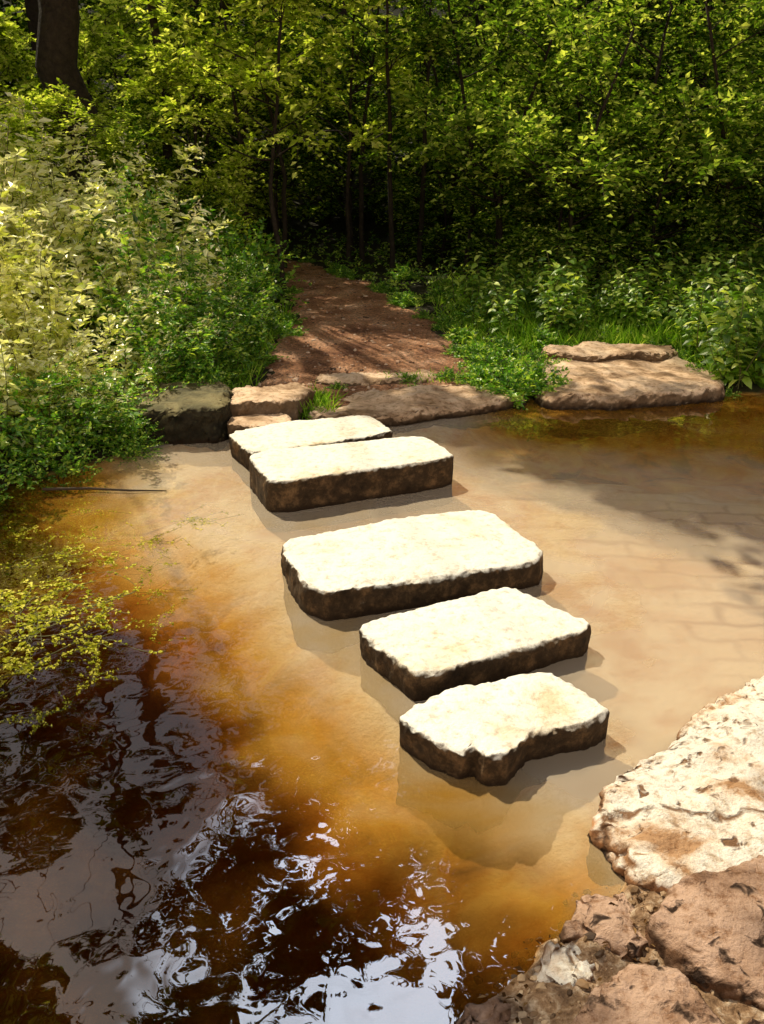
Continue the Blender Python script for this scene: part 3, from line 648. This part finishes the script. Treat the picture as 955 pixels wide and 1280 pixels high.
tB = [(1.2, 5.75, .28), (1.7, 6.15, .34), (2.5, 5.7, .38), (2.2, 5.2, .26), (2.95, 5.1, .28), (3.2, 5.5, .4), (2.3, 6.35, .36), (3.1, 6.4, .42), (1.55, 5.15, .24), (.85, 6.2, .18), (2.8, 6.1, .38), (1.95, 5.75, .26), (1.05, 5.25, .2), (1.95, 4.8, .22), (2.35, 4.55, .24), (1.4, 4.75, .17), (2.6, 4.25, .2)]
base = np.array([-2.9, 12.6]); cs = []
for (x, y, r) in tB:
    z = rs.uniform(4.8, 5.8); cs.append((x+KS*z*SH[0]-base[0], y+KS*z*SH[1]-base[1], z, r*1.1))
tree_thing('path_tree', 52, (base[0], base[1], .1), [(0, 0, -.2), (.1, 0, 2.5), (0, -.2, 4.0), (.3, -.3, 5.6)], .07, cs, M_leaf_hedge, .10, .07, 'slender tree arching over the footpath', 66, 12, lk=(.004, .002))
base = np.array([-3.8, 12.0]); cs = []
for i in range(60):
    a = rs.uniform(0, 6.3); q = 2.4*rs.rand()**.5; z = rs.uniform(4.5, 9)
    x, y = base[0]+q*math.cos(a), base[1]+q*math.sin(a)
    if okc(x, y, z, .6): cs.append((q*math.cos(a), q*math.sin(a), z, .6))
tree_thing('thick_tree', 53, (base[0], base[1], .3), [(0.1, 0, -.4), (0.05, 0, 2.0), (-.0, 0, 4.4), (0, 0, 7.2)], .33, cs, M_leaf_hedge, .12, .07, 'thick dark trunked tree rising from sunlit undergrowth', 24, 11)
# tall crowns whose foliage is mirrored in the pool
bases = [(-9.5, 15.6), (-6.2, 17.8), (-3.4, 18.2), (-.9, 18.9), (2.2, 18.6), (5.4, 17.2)]
tc_ = [[] for _ in bases]; made = 0
gaps = [(-.42, 2.2, .08), (-.02, 1.38, .20), (-.2, 1.92, .05), (-1.1, 1.45, .04), (-.7, 1.85, .04), (.12, 1.7, .05), (-.55, 1.55, .04)]
for i in range(60000):
    if made >= 760: break
    tx, ty = rs.uniform(-2.2, .9), 1.3+2.6*rs.rand()**1.3
    z = rs.uniform(5.0, 21); k = 1+z/1.9; x, y = tx*k, ty*k
    if y > 25: continue
    rr = .6
    if any(math.hypot(tx-a, ty-b) < c+rr/k*.6 for a, b, c in gaps): continue
    if not okc(x, y, z, rr, .72): continue
    j = int(np.argmin([math.hypot(x-a, y-b+2) for a, b in bases])); tc_[j].append((x-bases[j][0], y-bases[j][1], z, rr)); made += 1
for t, (bx, by) in enumerate(bases):
    if tc_[t]:
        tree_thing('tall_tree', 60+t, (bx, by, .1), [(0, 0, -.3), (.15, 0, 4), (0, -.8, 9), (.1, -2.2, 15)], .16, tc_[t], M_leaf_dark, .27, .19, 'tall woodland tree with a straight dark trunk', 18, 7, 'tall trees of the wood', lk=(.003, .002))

# far wood mass
rs = np.random.RandomState(12); mb = MB(); n = 2400
O = np.stack([rs.uniform(-24, 24, n), 22.5+rs.rand(n)*4, rs.rand(n)*6.5+.4], 1)
sprays(mb, O, rdir(n, rs, -.3, 1), rs.uniform(.6, 1.3, n), 10, .36, .26, 0, 1, rs, .3, .01)
n = 1700
O = np.stack([rs.uniform(-13, 14, n), 22.3+rs.rand(n)*2, 2+rs.rand(n)*5.5], 1)
sprays(mb, O, rdir(n, rs, -.3, 1), rs.uniform(.6, 1.2, n), 10, .36, .26, 0, 1, rs, .3, .01)
n = 1100
for sx in (-1, 1):
    O = np.stack([sx*(9.8+rs.rand(n)*3), rs.uniform(6, 22, n), rs.rand(n)*5+.4], 1)
    sprays(mb, O, rdir(n, rs, -.3, 1), rs.uniform(.5, 1.0, n), 10, .28, .19, 0, 1, rs, .3, .01)
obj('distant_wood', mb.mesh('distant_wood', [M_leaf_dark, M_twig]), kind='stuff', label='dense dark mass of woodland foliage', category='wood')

# undergrowth and grass
mb = MB(); P = []
while len(P) < 2400:
    x, y = rs.uniform(-6, 6), rs.uniform(6.5, 17)
    if abs(x-pathc(y)) < pathw(y)*rs.uniform(.8, 1.1): continue
    if y < ip(x, FAR)+.35 or (1.1 < x < 2.8 and y < 8.15) or (-2 < x < 1.2 and y < 7.1): continue
    P.append((x, y, zg(x, y)))
O = np.array(P); sprays(mb, O, rdir(len(O), rs, .2, 1), rs.uniform(.12, .4, len(O)), 9, .065, .042, 0, 1, rs, .3, .002)
obj('undergrowth', mb.mesh('undergrowth', [M_leaf_nettle, M_stem]), kind='stuff', label='low leafy undergrowth covering the woodland floor', category='undergrowth')
mb = MB(); P = []
def patch(n, x0, x1, y0, y1, h):
    for _ in range(n):
        x, y = rs.uniform(x0, x1), rs.uniform(y0, y1)
        if abs(x-pathc(y)) < pathw(y)-.05 and y > 7.2: continue
        P.append((x, y, zg(x, y), h*rs.uniform(.5, 1.2)))
patch(3600, 1.15, 3.6, 8.1, 9.3, .19); patch(900, .75, 1.4, 7.0, 9, .12); patch(1200, .6, 1.3, 8.5, 12, .14); patch(260, -.58, -.35, 6.05, 6.6, .14)
patch(1000, -1.6, -1.0, 6.6, 10, .16); patch(350, .0, .9, 6.95, 7.3, .09); patch(900, 2.7, 4.0, 7.0, 8.1, .2); patch(160, .9, 1.25, 1.15, 1.5, .07); patch(700, 1, 3, 9, 10, .25)
A = np.array(P); D = rdir(len(A), rs, .55, 1); L = A[:, 3]
leaves(mb, A[:, :3]-[0, 0, .01], D, rs.normal(0, 1, (len(A), 3)), L, .010, 0)
obj('grass', mb.mesh('grass', [M_grass]), kind='stuff', label='tufts of bright green grass along the bank', category='grass')

# water weeds
def weed_mesh(seed, dense):
    rs = np.random.RandomState(seed); mb = MB()
    for i in range(14):
        a = rs.uniform(0, 6.3); L = rs.uniform(.10, .42)
        p0 = np.array([rs.normal(0, .025), rs.normal(0, .025), .002]); p1 = p0+[math.cos(a)*L, math.sin(a)*L, 0]
        c = curve(p0, p1, 12, .2, rs); c[0] = (0, 0, .003); c[:, 2] = .002+.003*rs.rand(12)
        tube(mb, c, np.full(12, .0018), 3, 1)
        k = int(rs.uniform(5, 28)*dense); t = rs.uniform(1, 11, k); P = np.stack([np.interp(t, range(12), c[:, d]) for d in range(3)], 1)
        P[:, :2] += rs.normal(0, .008, (k, 2)); P[:, 2] = .002+rs.rand(k)*.005
        D = rdir(k, rs, -.1, .1); leaves(mb, P, D, np.array([0, 0, 1.])+rs.normal(0, .15, (k, 3)), rs.uniform(.012, .038, k), rs.uniform(.010, .026, k), 0)
    return mb.mesh('water_weed', [M_leaf_weed, M_stem])
wm = [weed_mesh(1, 1.2), weed_mesh(2, .8), weed_mesh(3, .55), weed_mesh(4, 1.)]
for i, (x, y, s, dz) in enumerate([(-1.9, 4.2, .6, -.006), (-1.5, 4.15, .6, -.006), (-1.75, 3.8, .7, -.005), (-1.45, 3.65, .8, -.004), (-1.65, 3.4, .9, -.001), (-1.3, 3.4, .8, -.003), (-1.45, 3.15, .9, -.001), (-1.15, 3.1, .7, -.004), (-1.4, 2.9, .6, -.002), (-1.1, 2.85, .4, -.004), (-1.1, 3.75, .5, -.006),
                                   (-1.2, 4.1, .7, -.007), (-1.0, 4.4, .6, -.008), (-.95, 3.3, .5, -.006), (-1.6, 4.5, .6, -.006), (-1.3, 3.9, .8, -.006), (-1.5, 3.35, .7, -.002), (-1.25, 3.25, .6, -.003), (-1.6, 3.05, .6, -.003), (-1.0, 3.55, .4, -.007), (-1.6, 3.95, .7, -.005), (-1.25, 2.6, .4, -.003)]):
    o = obj('water_weed', wm[i % 4], 'yellow green waterweed floating on brown water', 'plant', group='floating waterweed mats')
    o.location = (x, y, dz); o.rotation_euler = (0, 0, rx()); o.scale = (s, s, 1)
mb = MB(); tube(mb, [(-1.95, 4.74, .03), (-1.7, 4.78, .02), (-1.45, 4.76, .015), (-1.25, 4.78, .005)], [.009, .008, .006, .003], 6, 0, .2)
obj('fallen_stick', mb.mesh('fallen_stick', [M_twig]), 'thin brown stick lying at the water edge', 'stick')

# ------------------------------------------------------------------ light, world, camera
S = Vector((SH[0]*math.cos(EL), SH[1]*math.cos(EL), math.sin(EL)))
ld = bpy.data.lights.new('sun', 'SUN'); ld.energy = 5; ld.angle = math.radians(.5); ld.color = (1, .92, .72)
lo = bpy.data.objects.new('sun', ld); COL.objects.link(lo); lo.rotation_euler = S.to_track_quat('Z', 'Y').to_euler()
w = bpy.data.worlds.new('World'); sc.world = w; w.use_nodes = True; nt = w.node_tree; nt.nodes.clear()
sky = nt.nodes.new('ShaderNodeTexSky'); sky.sky_type = 'NISHITA'; sky.sun_disc = False
sky.sun_elevation = EL; sky.sun_rotation = math.atan2(SH[0], SH[1])
tc = nt.nodes.new('ShaderNodeTexCoord'); nz = nt.nodes.new('ShaderNodeTexNoise'); nz.inputs['Scale'].default_value = 2.6; nz.inputs['Detail'].default_value = 5
nt.links.new(tc.outputs['Generated'], nz.inputs['Vector'])
dp = nt.nodes.new('ShaderNodeVectorMath'); dp.operation = 'DOT_PRODUCT'
nt.links.new(tc.outputs['Generated'], dp.inputs[0]); cdv = Vector((-.01, .62, .785)).normalized(); dp.inputs[1].default_value = cdv
f1 = math_(nt, 'MULTIPLY', maprange(nt, nz.outputs[0], .34, .50, .5, 1), maprange(nt, dp.outputs['Value'], .968, .990))
sx_ = nt.nodes.new('ShaderNodeSeparateXYZ'); nt.links.new(tc.outputs['Generated'], sx_.inputs[0])
f2 = math_(nt, 'MULTIPLY', maprange(nt, nz.outputs[0], .42, .58, 0, .28), maprange(nt, sx_.outputs[1], .15, -.2))  # unseen clouds behind the camera, added as front fill light
c = mixc(nt, f2, sky.outputs[0], (66, 58, 46))
c = mixc(nt, f1, c, (68, 82, 112))
bg = nt.nodes.new('ShaderNodeBackground'); bg.inputs[1].default_value = .06; nt.links.new(c, bg.inputs[0])
o = nt.nodes.new('ShaderNodeOutputWorld'); nt.links.new(bg.outputs[0], o.inputs[0])
cd = bpy.data.cameras.new('camera'); cam = bpy.data.objects.new('camera', cd); COL.objects.link(cam)
cd.sensor_fit = 'VERTICAL'; cd.sensor_height = 36; cd.lens = 36/(2*640/1108); cd.clip_end = 500
cam.location = (0, 0, 1.9); cam.rotation_euler = (math.radians(90-23), 0, 0)
sc.camera = cam
sc.view_settings.view_transform = 'Standard'; sc.view_settings.look = 'None'; sc.view_settings.exposure = 0
